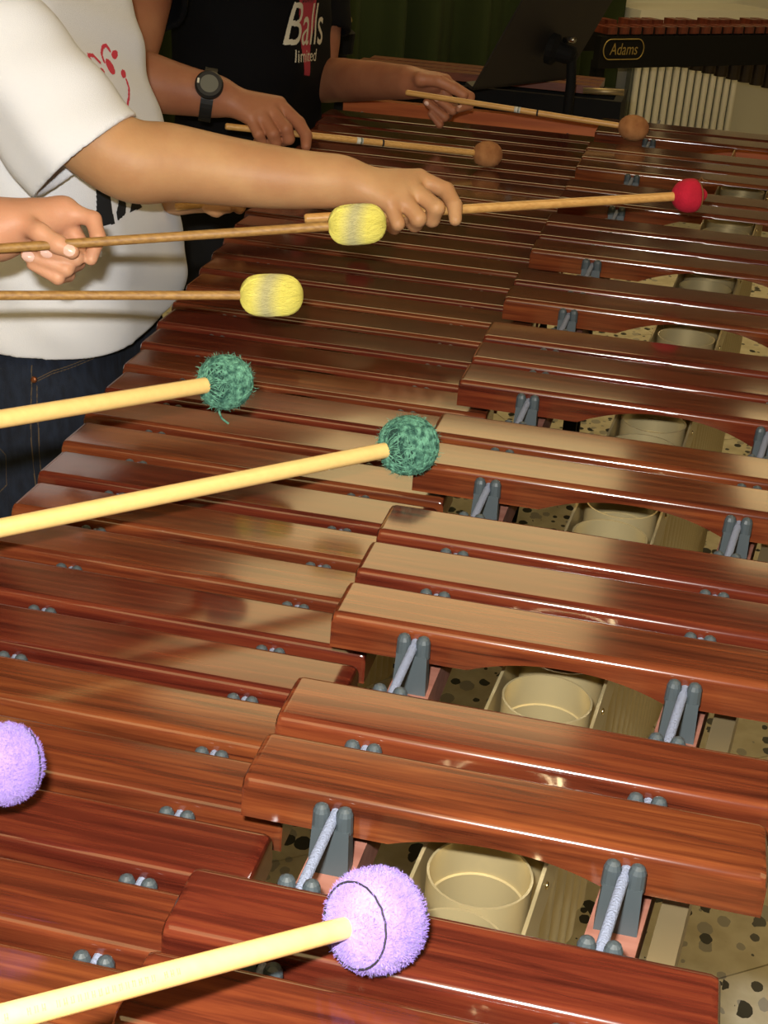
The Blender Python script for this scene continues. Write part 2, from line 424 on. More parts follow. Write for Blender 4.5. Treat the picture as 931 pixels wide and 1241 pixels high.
# supporting rails, posts and cords
def accL(Y): return -.114 + .0235*(Y-.51)
def accR(Y): return .020 + .127*(Y-.514)
def nodL(Y): return -.342 - .136*(Y-.648)
def nodR(Y): return -.199 - .012*(Y-.5)
YA, YE = .22, 2.64
def rail(fx, zt, wd, ht):
    b = MB(); a = Vector((fx(YA) - wd/2, YA, zt - ht)); e = Vector((fx(YE) - wd/2, YE, zt - ht))
    b.obox(a, (wd, 0, 0), e - a, (0, 0, ht)); return b.build('support_rail', RAIL, mar)
for fx, z in ((accL, ZB), (accR, ZB), (nodL, ZN), (nodR, ZN)): rail(fx, z - .0375, .024, .026)
def post_mesh():
    b = MB()
    # tapered block with two rounded prongs
    w0, w1, d0, d1, h0 = .0098, .0088, .0052, .0042, .0245
    b.add([(-w0,-d0,0),(w0,-d0,0),(w0,d0,0),(-w0,d0,0),(-w1,-d1,h0),(w1,-d1,h0),(w1,d1,h0),(-w1,d1,h0)],
          [(0,3,2,1),(4,5,6,7),(0,1,5,4),(1,2,6,5),(2,3,7,6),(3,0,4,7)])
    for s in (-1, 1):
        b.lathe((s*.0055, 0, h0 - .002), (0,0,1), [(0,.0043),(.0095,.0040),(.0118,.0031),(.0130,.0013)], 12)
    me = pydata(b.v, b.f); me.materials.append(POST); return me
PM = post_mesh()
def post(x, y, zt, sc=1):
    o = bpy.data.objects.new('cord_post', PM); C.objects.link(o); o.parent = mar; o.location = Vector((x, y, zt-.0375)) - world_loc(mar)
    o.scale = (sc, min(sc, 1.1), 1)
accposts = []
for i, k in enumerate(ACC):
    ya, yb = acc_span(k)
    accposts.append(ya - (.0055 if (k-1) not in ACC else gapw(k)*.55))
    if (k+1) not in ACC: accposts.append(yb + .0055)
natposts = [Yn(k) - gapw(k)*.55 for k in range(-5, 31)] + [Yn(31) - .004]
for fx in (accL, accR):
    for y in accposts: post(fx(y), y, ZB, 1 if y < 1.4 else 1.15)
for fx in (nodL, nodR):
    for y in natposts: post(fx(y), y, ZN - .001, 1 if y < 1.4 else 1.15)
for fx, z in ((accL, ZB), (accR, ZB), (nodL, ZN), (nodR, ZN)):
    ps = [Vector((fx(y), y, z - .0098)) for y in np.linspace(YA+.02, YE-.02, 60)]
    MB().tube(ps, .0026, 8).build('bar_cord', CORD, mar, smooth=True)
# gold profile outside the right rail
b = MB(); a = Vector((accR(YA)+.0165, YA, ZB-.085)); e = Vector((accR(YE)+.0165, YE, ZB-.085))
b.obox(a, (.0125, 0, 0), e-a, (0, 0, .04)); b.build('frame_profile', GOLDP, mar)
# resonator banks
def bank(fx, zt, dia, name, lens):
    bk = MB()
    pl = []
    for s in (-1, 1):
        aa = Vector((fx(YA) + s*(dia(YA)/2 + .003), YA, zt - .034)); ee = Vector((fx(YE) + s*(dia(YE)/2 + .003), YE, zt - .034))
        bk.obox(aa - Vector((.0009, 0, 0)), (.0018, 0, 0), ee - aa, (0, 0, .038))
    root = bk.build('resonator_bank', GOLD, mar)
    for k in range(-4, 31):
        c = Yn(k) - gapw(k)/2 if name == 'a' else Yn(k) + (pit(k)-gapw(k))/2
        r = min(dia(c), pit(k)*1.0)/2 - .0006
        Lr = lens(k); n = 40; V = []; F = []
        x = fx(c)
        rings = [(r, zt - Lr), (r, zt), (r - .0012, zt), (r - .0012, zt - min(.02, Lr*.5)), (r - .0022, zt - min(.0205, Lr*.5+.0005)), (r - .0022, zt - Lr + .01)]
        for rr, z in rings:
            for q in range(n): V.append((x + rr*math.cos(2*math.pi*q/n), c + rr*math.sin(2*math.pi*q/n), z))
        for i in range(len(rings)-1):
            for q in range(n): F.append((i*n+q, i*n+(q+1)%n, (i+1)*n+(q+1)%n, (i+1)*n+q))
        F.append(tuple(range(n))[::-1]); F.append(tuple((len(rings)-1)*n+q for q in range(n)))
        tb = MB().add(V, F).build('resonator_tube', GOLD, root); shade_auto(tb, 50)
    for s in (-1, 1):
        for k in range(-4, 31):
            y = Yn(k) + .01; x = fx(y) + s*(dia(y)/2 + .0039)
            MB().lathe((x, y, zt - .012), (s, 0, 0), [(0, .0022), (.0008, .002), (.0013, .001)], 10).build('rivet', SCREW, root, smooth=True)
def tlen(k):
    return min(.72, .15 * 2 ** ((k + 3) / 11.0))
bank(lambda Y: -.046 + .077*(Y-.54), ZB - .045, lambda Y: .0525 + .010*(Y-.54)/1.1, 'a', tlen)
bank(lambda Y: -.272 - .075*(Y-.54), ZN - .045, lambda Y: .0525 + .010*(Y-.54)/1.1, 'n', tlen)
# end boards and legs
for y, nm in ((YA - .05, 'end_board'), (YE + .005, 'end_board')):
    xl = natL(y) + .02; xr = -.16 + acc_len(y) + .03
    b = MB().box((xl, y, ZB - .19), (xr, y + .028, ZB - .03)); o = b.build(nm, ENDW, mar)
    for x in (xl + .06, xr - .06):
        l = MB(); l.box((x - .02, y + .002, .06), (x + .02, y + .026, ZB - .18)); l.box((x - .03, y - .12, .03), (x + .03, y + .15, .062))
        g = l.build('leg', BLACK, mar)
        for yy in (y - .1, y + .13): MB().lathe((x - .015, yy, .03), (1, 0, 0), [(0, .028), (.004, .03), (.026, .03), (.03, .028)], 16).build('castor', BLACK, g, smooth=False)
# ------------------------------------------------------------------ mallets
def wound(o, axis, prof_r, half, n_str, mode, r_str, seed, jitter=.0004):
    """strands laid on a solid of revolution; prof_r(u) radius at u in [-1,1], half = half length along the axis"""
    rd = random.Random(seed); t = Vector(axis).normalized(); up = Vector((0,0,1)) if abs(t.z) < .9 else Vector((1,0,0))
    a = t.cross(up).normalized(); b = t.cross(a); mb = MB()
    for s in range(n_str):
        pts = []; ph = rd.uniform(0, 2*math.pi); jit = rd.uniform(-.2, 1) * jitter
        if mode == 'meridian':
            tw = rd.uniform(-.9, .9); m = 16
            for i in range(m + 1):
                u = -1 + 2*i/m; u = math.sin(u*math.pi/2)
                r = prof_r(u*.985) + jit; th = ph + tw*u
                pts.append(o + t*(u*half*.99) + (a*math.cos(th) + b*math.sin(th))*r)
        else:
            # tilted hoops around the middle
            inc = rd.uniform(-1, 1); m = 30; u0 = rd.uniform(-.35, .35); span = rd.uniform(.5, 1.0)
            th0 = rd.uniform(0, 2*math.pi)
            for i in range(m + 1):
                th = ph + span*2*math.pi*i/m
                u = max(-.93, min(.93, u0 + inc*.75*math.sin(th - th0)))
                r = prof_r(u) + jit
                pts.append(o + t*(u*half) + (a*math.cos(th) + b*math.sin(th))*r)
        mb.tube(pts, r_str, 4, cap=False)
    return mb
def fuzz(o, axis, prof_r, half, n, ln, seed):
    rd = random.Random(seed); t = Vector(axis).normalized(); up = Vector((0,0,1)); a = t.cross(up).normalized(); b = t.cross(a); mb = MB()
    for s in range(n):
        u = rd.uniform(-.97, .97); th = rd.uniform(0, 2*math.pi); rad = a*math.cos(th) + b*math.sin(th)
        p = o + t*(u*half) + rad*prof_r(u); nn = (rad + t*u*.7).normalized()
        d = (nn*.5 + Vector((rd.uniform(-1,1), rd.uniform(-1,1), rd.uniform(-1,1)))*.7).normalized(); l = ln*rd.uniform(.4, 1.2)
        sd = d.cross(nn); sd = sd.normalized()*.00013 if sd.length > 1e-4 else a*.00013
        mb.add([p - sd, p + sd, p + d*l*.6 + sd*.6 + nn*l*.1, p + d*l], [(0,1,2), (0,2,3)])
    return mb
RATTAN_Y = mat('shaft_bright', srgb(218, 184, 116), .35, noise=(8, srgb(214, 178, 110), (6, 30, 30)), coat=.3)
RATTAN_B = mat('shaft_birch', srgb(214, 166, 98), .4, noise=(9, srgb(196, 146, 80), (5, 40, 40)), coat=.25)
RATTAN_O = mat('shaft_rattan', srgb(166, 126, 66), .55, noise=(40, srgb(138, 100, 50), (3, 10, 10)), bump=.2)
PURPLE = mat('purple_fleece', srgb(142, 118, 192), .95, noise=(70, srgb(128, 104, 180), (1, 1, 1)), bump=.5, bscale=600, sheen=.2)
GREENY = mat('green_yarn', srgb(24, 70, 58), .8, noise=(260, srgb(96, 150, 124), (1, 1, 1)))
GREEND = mat('green_yarn_core', srgb(16, 50, 42), .9)
YELLOWY = mat('yellow_yarn', srgb(222, 212, 106), .9, noise=(50, srgb(206, 196, 92), (1, 1, 1)))
def worn_yellow():
    m = MATS['yellow_yarn']; nt = m.node_tree; N = nt.nodes; b = N['Principled BSDF']; src = b.inputs['Base Color'].links[0].from_socket
    tc = N.new('ShaderNodeTexCoord'); sx = N.new('ShaderNodeSeparateXYZ'); nt.links.new(tc.outputs['Object'], sx.inputs[0])
    ab = N.new('ShaderNodeMath'); ab.operation = 'ABSOLUTE'; nt.links.new(sx.outputs[0], ab.inputs[0])
    mr = N.new('ShaderNodeMapRange'); mr.inputs[1].default_value = .0015; mr.inputs[2].default_value = .0115; mr.inputs[3].default_value = .85; mr.inputs[4].default_value = 0
    nt.links.new(ab.outputs[0], mr.inputs[0]); mx = N.new('ShaderNodeMix'); mx.data_type = 'RGBA'; mx.inputs[7].default_value = srgb(168, 162, 124)
    nt.links.new(mr.outputs[0], mx.inputs[0]); nt.links.new(src, mx.inputs[6]); nt.links.new(mx.outputs[2], b.inputs['Base Color'])
worn_yellow()
REDY = mat('red_felt', srgb(196, 18, 52), .9, noise=(40, srgb(170, 8, 40), (1, 1, 1)), bump=.4, bscale=500)
BROWNF = mat('brown_suede', srgb(180, 126, 78), .95, noise=(60, srgb(154, 100, 58), (1, 1, 1)), bump=.3, bscale=500)
BLACKTH = mat('black_thread', (.012, .01, .014, 1), .8)
WHITEB = mat('white_band', srgb(215, 215, 205), .5); GREENB = mat('green_band', srgb(40, 110, 80), .5)
BROWNTH = mat('brown_thread', srgb(120, 84, 40), .8)
PRINT = mat('faded_print', srgb(196, 150, 90), .6)
def mallet(key, label, kind, dia, half, shaft_r, group=None, min_len=.36):
    h = P(key + '_h'); tl = P(key + '_t'); ax = (h - tl).normalized()
    if (h - tl).length < min_len: tl = h - ax*min_len
    t = empty('mallet', tl, label, 'mallet', group or 'mallets held over the marimba')
    sm = {'purple': RATTAN_Y, 'green': RATTAN_Y, 'yellow': RATTAN_O, 'red': RATTAN_B, 'brown': RATTAN_B}[kind]
    end = h - ax*(half*.5); L = (end - tl).length
    m = MB().lathe(tl, ax, [(0, shaft_r*.7), (.0015, shaft_r*.95), (.003, shaft_r), (L*.5, shaft_r), (L, shaft_r*.97)], 20)
    sh = m.build('shaft', sm, t, origin=tl); shade_auto(sh, 40)
    R0 = dia/2
    if kind == 'purple': pr = lambda u: R0*max(0, 1 - abs(u)**2.6)**.5*(1 if abs(u) < .62 else 1)
    elif kind == 'yellow': pr = lambda u: R0*max(0, 1 - abs(u)**4.2)**.5*(.93 + .07*(1 - u*u))
    elif kind == 'red': pr = lambda u: R0*max(0, 1 - abs(u)**2.2)**.5*(1 if u < .3 else 1 - .42*min(1, (u - .3)/.4))
    else: pr = lambda u: R0*max(0, 1 - abs(u)**2.2)**.5
    N = 28; prof = [(half*math.sin(-math.pi/2 + math.pi*i/N), max(.0006, pr(math.sin(-math.pi/2 + math.pi*i/N)))) for i in range(N+1)]
    hm = {'purple': PURPLE, 'green': GREEND, 'yellow': YELLOWY, 'red': REDY, 'brown': BROWNF}[kind]
    hd = MB().lathe(h, ax, prof, 40).build('head', hm, t, smooth=True, origin=h)
    up = Vector((0,0,1)); a = ax.cross(up).normalized(); b = ax.cross(a)
    def ring(u, rr, m, extra=.0002, wob=0, nm='thread'):
        pts = [h + ax*(u*half + wob*math.sin(3*k)) + (a*math.cos(2*math.pi*k/40) + b*math.sin(2*math.pi*k/40))*(pr(u) + extra) for k in range(41)]
        MB().tube(pts, rr, 6, cap=False).build(nm, m, hd, smooth=True, origin=h)
    if kind == 'purple':
        tag(fuzz(h, ax, pr, half, 9000, .0020, 5).build('fuzz', PURPLE, hd, origin=h), kind='stuff')
        ring(-.66, .00042, BLACKTH, .0006, .0002); ring(.66, .00042, BLACKTH, .0006, .0002)
    if kind == 'green':
        tag(wound(h, ax, pr, half, 210, 'hoop', .00042, hash(key) % 99, .0009).build('yarn_winding', GREENY, hd, origin=h, smooth=True), kind='stuff')
        tag(wound(h, ax, lambda u: pr(u)*1.005, half, 60, 'meridian', .00042, 7, .0012).build('yarn_winding', GREENY, hd, origin=h, smooth=True), kind='stuff')
        tag(fuzz(h, ax, pr, half, 700, .005, 8).build('loose_fibres', GREENY, hd, origin=h), kind='stuff')
        if key == 'greenA':
            q = h - up*R0*.95 + a*.0 - ax*.006
            MB().tube([q, q + Vector((.001, 0, -.005)), q + Vector((.003, 0, -.009)), q + Vector((.008, .0, -.012))], .0008, 6).build('yarn_end', GREENY, hd, smooth=True)
    if kind == 'yellow':
        tag(wound(h, ax, pr, half, 260, 'meridian', .00040, 11, .0003).build('yarn_winding', YELLOWY, hd, origin=h, smooth=True), kind='stuff')
    if kind == 'red':
        ring(.42, .0006, BROWNTH, .0008); q = h + ax*half*.42 + Vector((0, 0, R0*.85))
        MB().tube([q, q + Vector((.002, 0, .004)), q + Vector((.004, -.003, .002)), q + Vector((.009, -.004, .001))], .0006, 6).build('thread_end', BROWNTH, hd, smooth=True)
    if kind == 'brown':
        tag(fuzz(h, ax, pr, half, 1500, .0016, 8).build('nap', BROWNF, hd, origin=h), kind='stuff')
        for d, wd, mm in ((L*.50, .010, WHITEB), (L*.515, .002, GREENB)):
            MB().lathe(tl + ax*d, ax, [(0, shaft_r + .0002), (wd, shaft_r + .0002)], 20).build('shaft_band', mm, sh, origin=tl, smooth=True)
        MB().lathe(tl + ax*(L*.60), ax, [(0, shaft_r + .00015), (.003, shaft_r + .00015)], 20).build('shaft_mark', BLACKTH, sh, origin=tl, smooth=True)
    return t
mallet('purpleA', 'purple fleece mallet with yellow shaft lying over the short end bars', 'purple', .0385, .0175, .0044)
mallet('purpleB', 'purple fleece mallet whose round end shows a black thread ring, over the natural bars', 'purple', .0355, .0175, .0044)
mallet('greenA', 'green yarn mallet with a loose yarn end, held over the natural bars', 'green', .0365, .0188, .0058, min_len=.40)
mallet('greenB', 'green yarn mallet whose head hovers at the ends of the raised bars', 'green', .0400, .0208, .0057, min_len=.40)
mallet('yellowA', 'yellow barrel mallet held in the hand in front of the white T-shirt', 'yellow', .0325, .0238, .0039, min_len=.42)
mallet('yellowB', 'yellow barrel mallet with a level rattan shaft passing below the hand', 'yellow', .0335, .0255, .0037, min_len=.42)
mallet('redA', 'red felt mallet on a birch shaft in the white-shirted player\'s fist', 'red', .0365, .0200, .0050)
mallet('redB', 'red felt mallet mostly hidden behind the white-shirted player\'s forearm', 'red', .0365, .0200, .0046, min_len=.15)
mallet('brownA', 'brown suede ball mallet in the hand that wears the black watch', 'brown', .040, .0235, .0048)
mallet('brownB', 'brown suede ball mallet in the hand near the music stand', 'brown', .040, .0245, .0046)
# ------------------------------------------------------------------ signed-distance modelling for bodies and clothes
class SDF:
    def __init__(s, lo, hi, vox):
        s.lo = np.array(lo, np.float32); s.v = vox; s.n = np.ceil((np.array(hi) - np.array(lo))/vox).astype(int) + 1
        s.D = np.full(s.n, 1.0, np.float32)
    def sub(s, lo, hi):
        i0 = np.maximum(0, np.floor((np.array(lo) - s.lo)/s.v).astype(int)); i1 = np.minimum(s.n, np.ceil((np.array(hi) - s.lo)/s.v).astype(int) + 1)
        return i0, i1
    def grid(s, i0, i1):
        ax = [s.lo[q] + s.v*np.arange(i0[q], i1[q], dtype=np.float32) for q in range(3)]
        return np.meshgrid(*ax, indexing='ij', sparse=True)
    def cap(s, a, b, ra, rb=None, k=.01, sq=(1, 1, 1)):
        rb = ra if rb is None else rb; a = np.array(a, np.float32); b = np.array(b, np.float32); m = max(ra, rb)/min(sq) + k*1.6 + 3*s.v
        i0, i1 = s.sub(np.minimum(a, b) - m, np.maximum(a, b) + m)
        if (i1 <= i0).any(): return s
        X, Y, Z = s.grid(i0, i1); d = b - a; L = float(d @ d) + 1e-12
        t = np.clip(((X - a[0])*d[0] + (Y - a[1])*d[1] + (Z - a[2])*d[2])/L, 0, 1)
        e = np.sqrt(((X - a[0] - t*d[0])*sq[0])**2 + ((Y - a[1] - t*d[1])*sq[1])**2 + ((Z - a[2] - t*d[2])*sq[2])**2) - (ra + t*(rb - ra))
        sl = tuple(slice(i0[q], i1[q]) for q in range(3)); D = s.D[sl]
        h = np.clip(k - np.abs(D - e), 0, None)/k; s.D[sl] = np.minimum(D, e) - h*h*k*.25
        return s
    def chain(s, pts, rs, k=.008):
        for i in range(len(pts)-1): s.cap(pts[i], pts[i+1], rs[i], rs[i+1], k)
        return s
    def limb(s, pts, rs, k=.02, m=9):
        pts = [np.array(p, float) for p in pts]; n = len(pts); Q = []; W = []
        cr = lambda p0, p1, p2, p3, t: .5*((2*p1) + (-p0+p2)*t + (2*p0-5*p1+4*p2-p3)*t*t + (-p0+3*p1-3*p2+p3)*t**3)
        for i in range(n-1):
            a, b, c, d = max(i-1, 0), i, i+1, min(i+2, n-1)
            for j in range(m): Q.append(cr(pts[a], pts[b], pts[c], pts[d], j/m)); W.append(cr(rs[a], rs[b], rs[c], rs[d], j/m))
        Q.append(pts[-1]); W.append(rs[-1])
        for i in range(len(Q)-1): s.cap(Q[i], Q[i+1], float(W[i]), float(W[i+1]), k if i == 0 else .009)
        return s
    def full(s): return s.grid(np.zeros(3, int), s.n)
    def mesh(s):
        D = s.D; S = D < 0; n = np.array(D.shape)
        c = [(i, j, k) for i in (0, 1) for j in (0, 1) for k in (0, 1)]
        def cs(A, o): return A[o[0]:n[0]-1+o[0], o[1]:n[1]-1+o[1], o[2]:n[2]-1+o[2]]
        cnt = sum(cs(S, o).astype(np.int8) for o in c); mask = (cnt > 0) & (cnt < 8)
        ids = np.argwhere(mask); idx = -np.ones(mask.shape, np.int64); idx[mask] = np.arange(len(ids))
        acc = np.zeros((len(ids), 3)); num = np.zeros(len(ids))
        for i in range(8):
            for j in range(i+1, 8):
                if sum(abs(c[i][q] - c[j][q]) for q in range(3)) != 1: continue
                d0 = D[tuple((ids + c[i]).T)]; d1 = D[tuple((ids + c[j]).T)]; x = (d0 < 0) != (d1 < 0)
                tt = d0[x]/(d0[x] - d1[x]); acc[x] += np.array(c[i]) + tt[:, None]*(np.array(c[j]) - np.array(c[i])); num[x] += 1
        V = (ids + acc/num[:, None])*s.v + s.lo; F = []
        for ax in range(3):
            u, v = [(1, 2), (2, 0), (0, 1)][ax]
            A = [slice(None)]*3; B = [slice(None)]*3; A[ax] = slice(0, -1); B[ax] = slice(1, None)
            ch = S[tuple(A)] != S[tuple(B)]; q = np.argwhere(ch)
            ok = (q[:, u] > 0) & (q[:, v] > 0) & (q[:, u] < n[u]-1) & (q[:, v] < n[v]-1); q = q[ok]
            def at(du, dv):
                r = q.copy(); r[:, u] += du; r[:, v] += dv; return idx[tuple(r.T)]
            f = np.stack([at(-1, -1), at(0, -1), at(0, 0), at(-1, 0)], 1)
            inside = S[tuple(q.T)]; f[~inside] = f[~inside][:, ::-1]; F.append(f)
        return V, np.concatenate(F)
def vmesh(parts):
    V = []; F = []; n = 0
    for v, f in parts: V.append(v); F.append(f + n); n += len(v)
    V = np.concatenate(V); F = np.concatenate(F)
    me = bpy.data.meshes.new('mesh'); me.vertices.add(len(V)); me.vertices.foreach_set('co', V.astype(np.float32).ravel())
    me.loops.add(F.size); me.loops.foreach_set('vertex_index', F.astype(np.int32).ravel())
    me.polygons.add(len(F)); me.polygons.foreach_set('loop_start', np.arange(0, F.size, 4, dtype=np.int32))
    me.polygons.foreach_set('use_smooth', np.ones(len(F), bool)); me.update(); me.validate(); return me
def bounds(pts, m): A = np.array([tuple(p) for p in pts]); return A.min(0) - m, A.max(0) + m
def skin(name, c1, c2):
    return mat(name, c1, .5, noise=(18, c2, (1, 1, 1)), bump=.12, bscale=350, sss=.12, spec=.35)
SKIN_A = skin('skin_tan', srgb(204, 158, 112), srgb(190, 140, 98))
SKIN_B = skin('skin_light', srgb(206, 154, 120), srgb(196, 140, 108))
SKIN_C = skin('skin_brown', srgb(176, 118, 86), srgb(160, 102, 74))
NAIL = mat('fingernail', srgb(232, 190, 172), .25, coat=.4)
def arm_sdf(pre, sc, arm, armr, names, thumb, vox=.0018, fr=.0083, palm=True, extra=()):
    pts = [P(pre + n) for n in set(sum(names, []) + thumb + arm)]
    lo, hi = bounds([p for p in pts], .055); s = SDF(lo, hi, vox)
    ap = [P(pre + n) for n in arm]; s.limb(ap, armr)
    w = P(pre + 'w')
    for q, nm in enumerate(names):
        fp = [P(pre + n) for n in nm]; r = fr*sc*(1 if q < 3 else .86)
        s.cap(w.lerp(fp[0], .12), fp[0], .0125*sc, .0105*sc, k=.014)
        s.chain(fp, [r*1.08, r*1.02, r*.94, r*.80][:len(fp)], k=.0022)
    for x in extra: s.cap(P(pre + x[0]), P(pre + x[1]), x[2], x[3], k=.012)
    tp = [P(pre + n) for n in thumb]; s.cap(w.lerp(tp[0], .3), tp[0], .013*sc, .0115*sc, k=.012)
    s.chain(tp, [.0108*sc, .0095*sc, .0088*sc, .0076*sc][:len(tp)], k=.004)
    return s
NM = [['i0','i1','i2','i3'], ['m0','m1','m2','m3'], ['r0','r1','r2','r3'], ['p0','p1','p2','p3']]
def nail(tip, prev, view, r, parent):
    """thin oval plate on the outside of a finger tip"""
    t = (tip - prev).normalized(); n = (view - t*view.dot(t)).normalized(); sd = t.cross(n); V = []; F = []
    c = tip - t*r*.25 + n*r*.80
    for i in range(4):
        for k in range(12):
            th = 2*math.pi*k/12; q = [.0, .5, .85, 1][i]
            V.append(c + t*math.cos(th)*r*.78*q + sd*math.sin(th)*r*.66*q + n*(r*.17*(1 - q*q) - (abs(math.sin(th))*q)**2*r*.22))
    for i in range(3):
        for k in range(12): F.append((i*12+k, i*12+(k+1)%12, (i+1)*12+(k+1)%12, (i+1)*12+k))
    MB().add(V, F).build('fingernail', NAIL, parent, smooth=True)
VIEW = Vector((.05, -.9, .42))
def head_sdf(c, sc):
    """head facing +x, c = centre of the skull"""
    c = np.array(c); s = SDF(c - .19*sc, c + np.array((.19, .19, .17))*sc, .006)
    g = lambda *v: c + np.array(v)*sc
    s.cap(g(-.02, 0, .02), g(.015, 0, .02), .082*sc, .078*sc, k=.03); s.cap(g(.03, 0, -.06), g(.055, 0, -.085), .05*sc, .033*sc, k=.04)
    s.cap(g(.085, 0, .0), g(.108, 0, -.035), .009*sc, .013*sc, k=.012); s.cap(g(.078, -.035, .012), g(.078, .035, .012), .014*sc, k=.02)
    s.cap(g(.085, -.02, -.068), g(.085, .02, -.068), .008*sc, k=.01)
    for q in (-1, 1): s.cap(g(-.005, q*.078, -.005), g(-.012, q*.086, .025), .012*sc, .016*sc, k=.012)
    s.cap(g(-.02, 0, -.06), g(-.05, 0, -.19), .052*sc, .052*sc, k=.03); return s
EYE = mat('eye', (.02, .015, .012, 1), .2); HAIR = mat('dark_hair', (.018, .012, .008, 1), .55, bump=.6, bscale=120)
def head_extras(c, sc, person):
    c = Vector(c)
    for q in (-1, 1):
        MB().lathe(c + Vector((.072, q*.031, -.004))*sc, (1, 0, 0), [(0, .011*sc), (.006*sc, .008*sc), (.009*sc, .003*sc)], 12).build('eye', EYE, person, smooth=True)
    s = SDF(np.array(c) - .14*sc, np.array(c) + .16*sc, .006); c = np.array(c); g = lambda *v: c + np.array(v)*sc
    s.cap(g(-.028, 0, .034), g(.006, 0, .045), .086*sc, .08*sc, k=.03); s.cap(g(-.055, 0, -.03), g(-.05, 0, .02), .06*sc, .07*sc, k=.03)
    link('hair', vmesh([s.mesh()]), HAIR, person)
def ripple(s, amp, f1=52., ph=0.):
    X, Y, Z = s.full()
    s.D = s.D + (amp*(np.sin(f1*(X*1.3 + Z*1.1) + 3*np.sin(7*Y + ph) + ph)*.6 + np.sin(f1*1.7*(Z*.9 - X*.5 + Y*.35) + 2*np.sin(9*X + ph))*.4)).astype(np.float32)
def tshirt(torso, sleeves, hem, neck, vox, amp, ph):
    """torso = [(a,b,ra,rb,k)], sleeves = [(shoulder, elbow, r0, r1, cut fraction)]"""
    pts = []
    for q in torso: pts += [q[0], q[1]]
    for q in sleeves: pts += [q[0], q[1]]
    lo, hi = bounds(pts, .19); lo[2] = hem - .01; s = SDF(lo, hi, vox); sl = []
    for a, b, ra, rb, k in torso: s.cap(a, b, ra, rb, k)
    for a, b, r0, r1, fr in sleeves: q = SDF(lo, hi, vox); q.cap(a, b, r0, r1, .01); sl.append(q)
    for q in [s] + sl: ripple(q, amp, ph=ph)
    X, Y, Z = s.full(); th = 2.4*vox; D = np.maximum(s.D, -(s.D + th)); D = np.maximum(D, hem + .006*np.sin(9*Y + 14*X + ph) - Z)
    for q, (a, b, r0, r1, fr) in zip(sl, sleeves):
        a = np.array(a); b = np.array(b); c = a + (b - a)*fr; n = (b - a)/np.linalg.norm(b - a)
        pl = (X - c[0])*n[0] + (Y - c[1])*n[1] + (Z - c[2])*n[2]
        e = np.maximum(np.maximum(q.D, -(q.D + th)), pl); k = .022
        h = np.clip(k - np.abs(D - e), 0, None)/k * (pl < -.02) * np.clip(-(pl + .02)/.03, 0, 1); D = np.minimum(D, e) - h*h*k*.25
    if neck is not None: D = np.maximum(D, -(np.sqrt((X-neck[0])**2 + (Y-neck[1])**2) - .062 + 0*Z) * (Z > neck[2]) - 1.0*(Z <= neck[2]))
    s.D = D.astype(np.float32); return s
def inside_tris(px, py, tris):
    m = np.zeros(px.shape, bool)
    for (ax, ay), (bx, by), (cx, cy) in tris:
        d1 = (px-bx)*(ay-by) - (ax-bx)*(py-by); d2 = (px-cx)*(by-cy) - (bx-cx)*(py-cy); d3 = (px-ax)*(cy-ay) - (cx-ax)*(py-ay)
        m |= ~(((d1 < 0) | (d2 < 0) | (d3 < 0)) & ((d1 > 0) | (d2 > 0) | (d3 > 0)))
    return m
def poly_tris(poly):
    from mathutils.geometry import tessellate_polygon
    return [[poly[i] for i in t] for t in tessellate_polygon([[Vector((x, y, 0)) for x, y in poly]])]
def ell(cx, cy, rx, ry, rot=0, n=20):
    return [(cx + rx*math.cos(2*math.pi*k/n)*math.cos(rot) - ry*math.sin(2*math.pi*k/n)*math.sin(rot), cy + rx*math.cos(2*math.pi*k/n)*math.sin(rot) + ry*math.sin(2*math.pi*k/n)*math.cos(rot)) for k in range(n)]
def stroke(pts, w):
    T = []
    for (x0, y0), (x1, y1) in zip(pts, pts[1:]):
        l = math.hypot(x1-x0, y1-y0) + 1e-9; nx, ny = -(y1-y0)/l*w/2, (x1-x0)/l*w/2
        T += [[(x0+nx, y0+ny), (x0-nx, y0-ny), (x1-nx, y1-ny)], [(x0+nx, y0+ny), (x1-nx, y1-ny), (x1+nx, y1+ny)]]
        T += poly_tris(ell(x1, y1, w/2, w/2, n=10))
    return T
def text_tris(txt, size, shear=0):
    cu = bpy.data.curves.new('t', 'FONT'); cu.body = txt; cu.size = size; cu.shear = shear; o = bpy.data.objects.new('t', cu); C.objects.link(o)
    me = o.to_mesh(); me.calc_loop_triangles()
    T = [[(me.vertices[i].co.x, me.vertices[i].co.y) for i in t.vertices] for t in me.loop_triangles]
    o.to_mesh_clear(); bpy.data.objects.remove(o); return T
def decal(name, tris, o, u, v, n, tree, m, parent, cell=.0011, off=.0006):
    """flat print: cells of a fine grid that fall inside the drawing, laid onto the cloth along -n"""
    A = np.array(tris).reshape(-1, 2); lo = A.min(0); hi = A.max(0); nx = int((hi[0]-lo[0])/cell) + 1; ny = int((hi[1]-lo[1])/cell) + 1
    gx, gy = np.meshgrid(lo[0] + (np.arange(nx)+.5)*cell, lo[1] + (np.arange(ny)+.5)*cell, indexing='ij')
    ins = inside_tris(gx, gy, tris); o, u, v, n = Vector(o), Vector(u), Vector(v), Vector(n)
    vid = {}; V = []; F = []
    def vert(i, j):
        if (i, j) not in vid:
            p = o + u*float(lo[0] + i*cell) + v*float(lo[1] + j*cell); h = tree.ray_cast(p + n*.35, -n)
            if h[0] is None: vid[(i, j)] = None
            else: vid[(i, j)] = len(V); V.append(h[0] + h[1]*off)
        return vid[(i, j)]
    for i, j in np.argwhere(ins):
        q = [vert(i, j), vert(i+1, j), vert(i+1, j+1), vert(i, j+1)]
        if None not in q and max((V[q[0]] - V[k]).length for k in q[1:]) < cell*6: F.append(q)
    if F: return MB().add(V, F).build(name, m, parent, smooth=True)
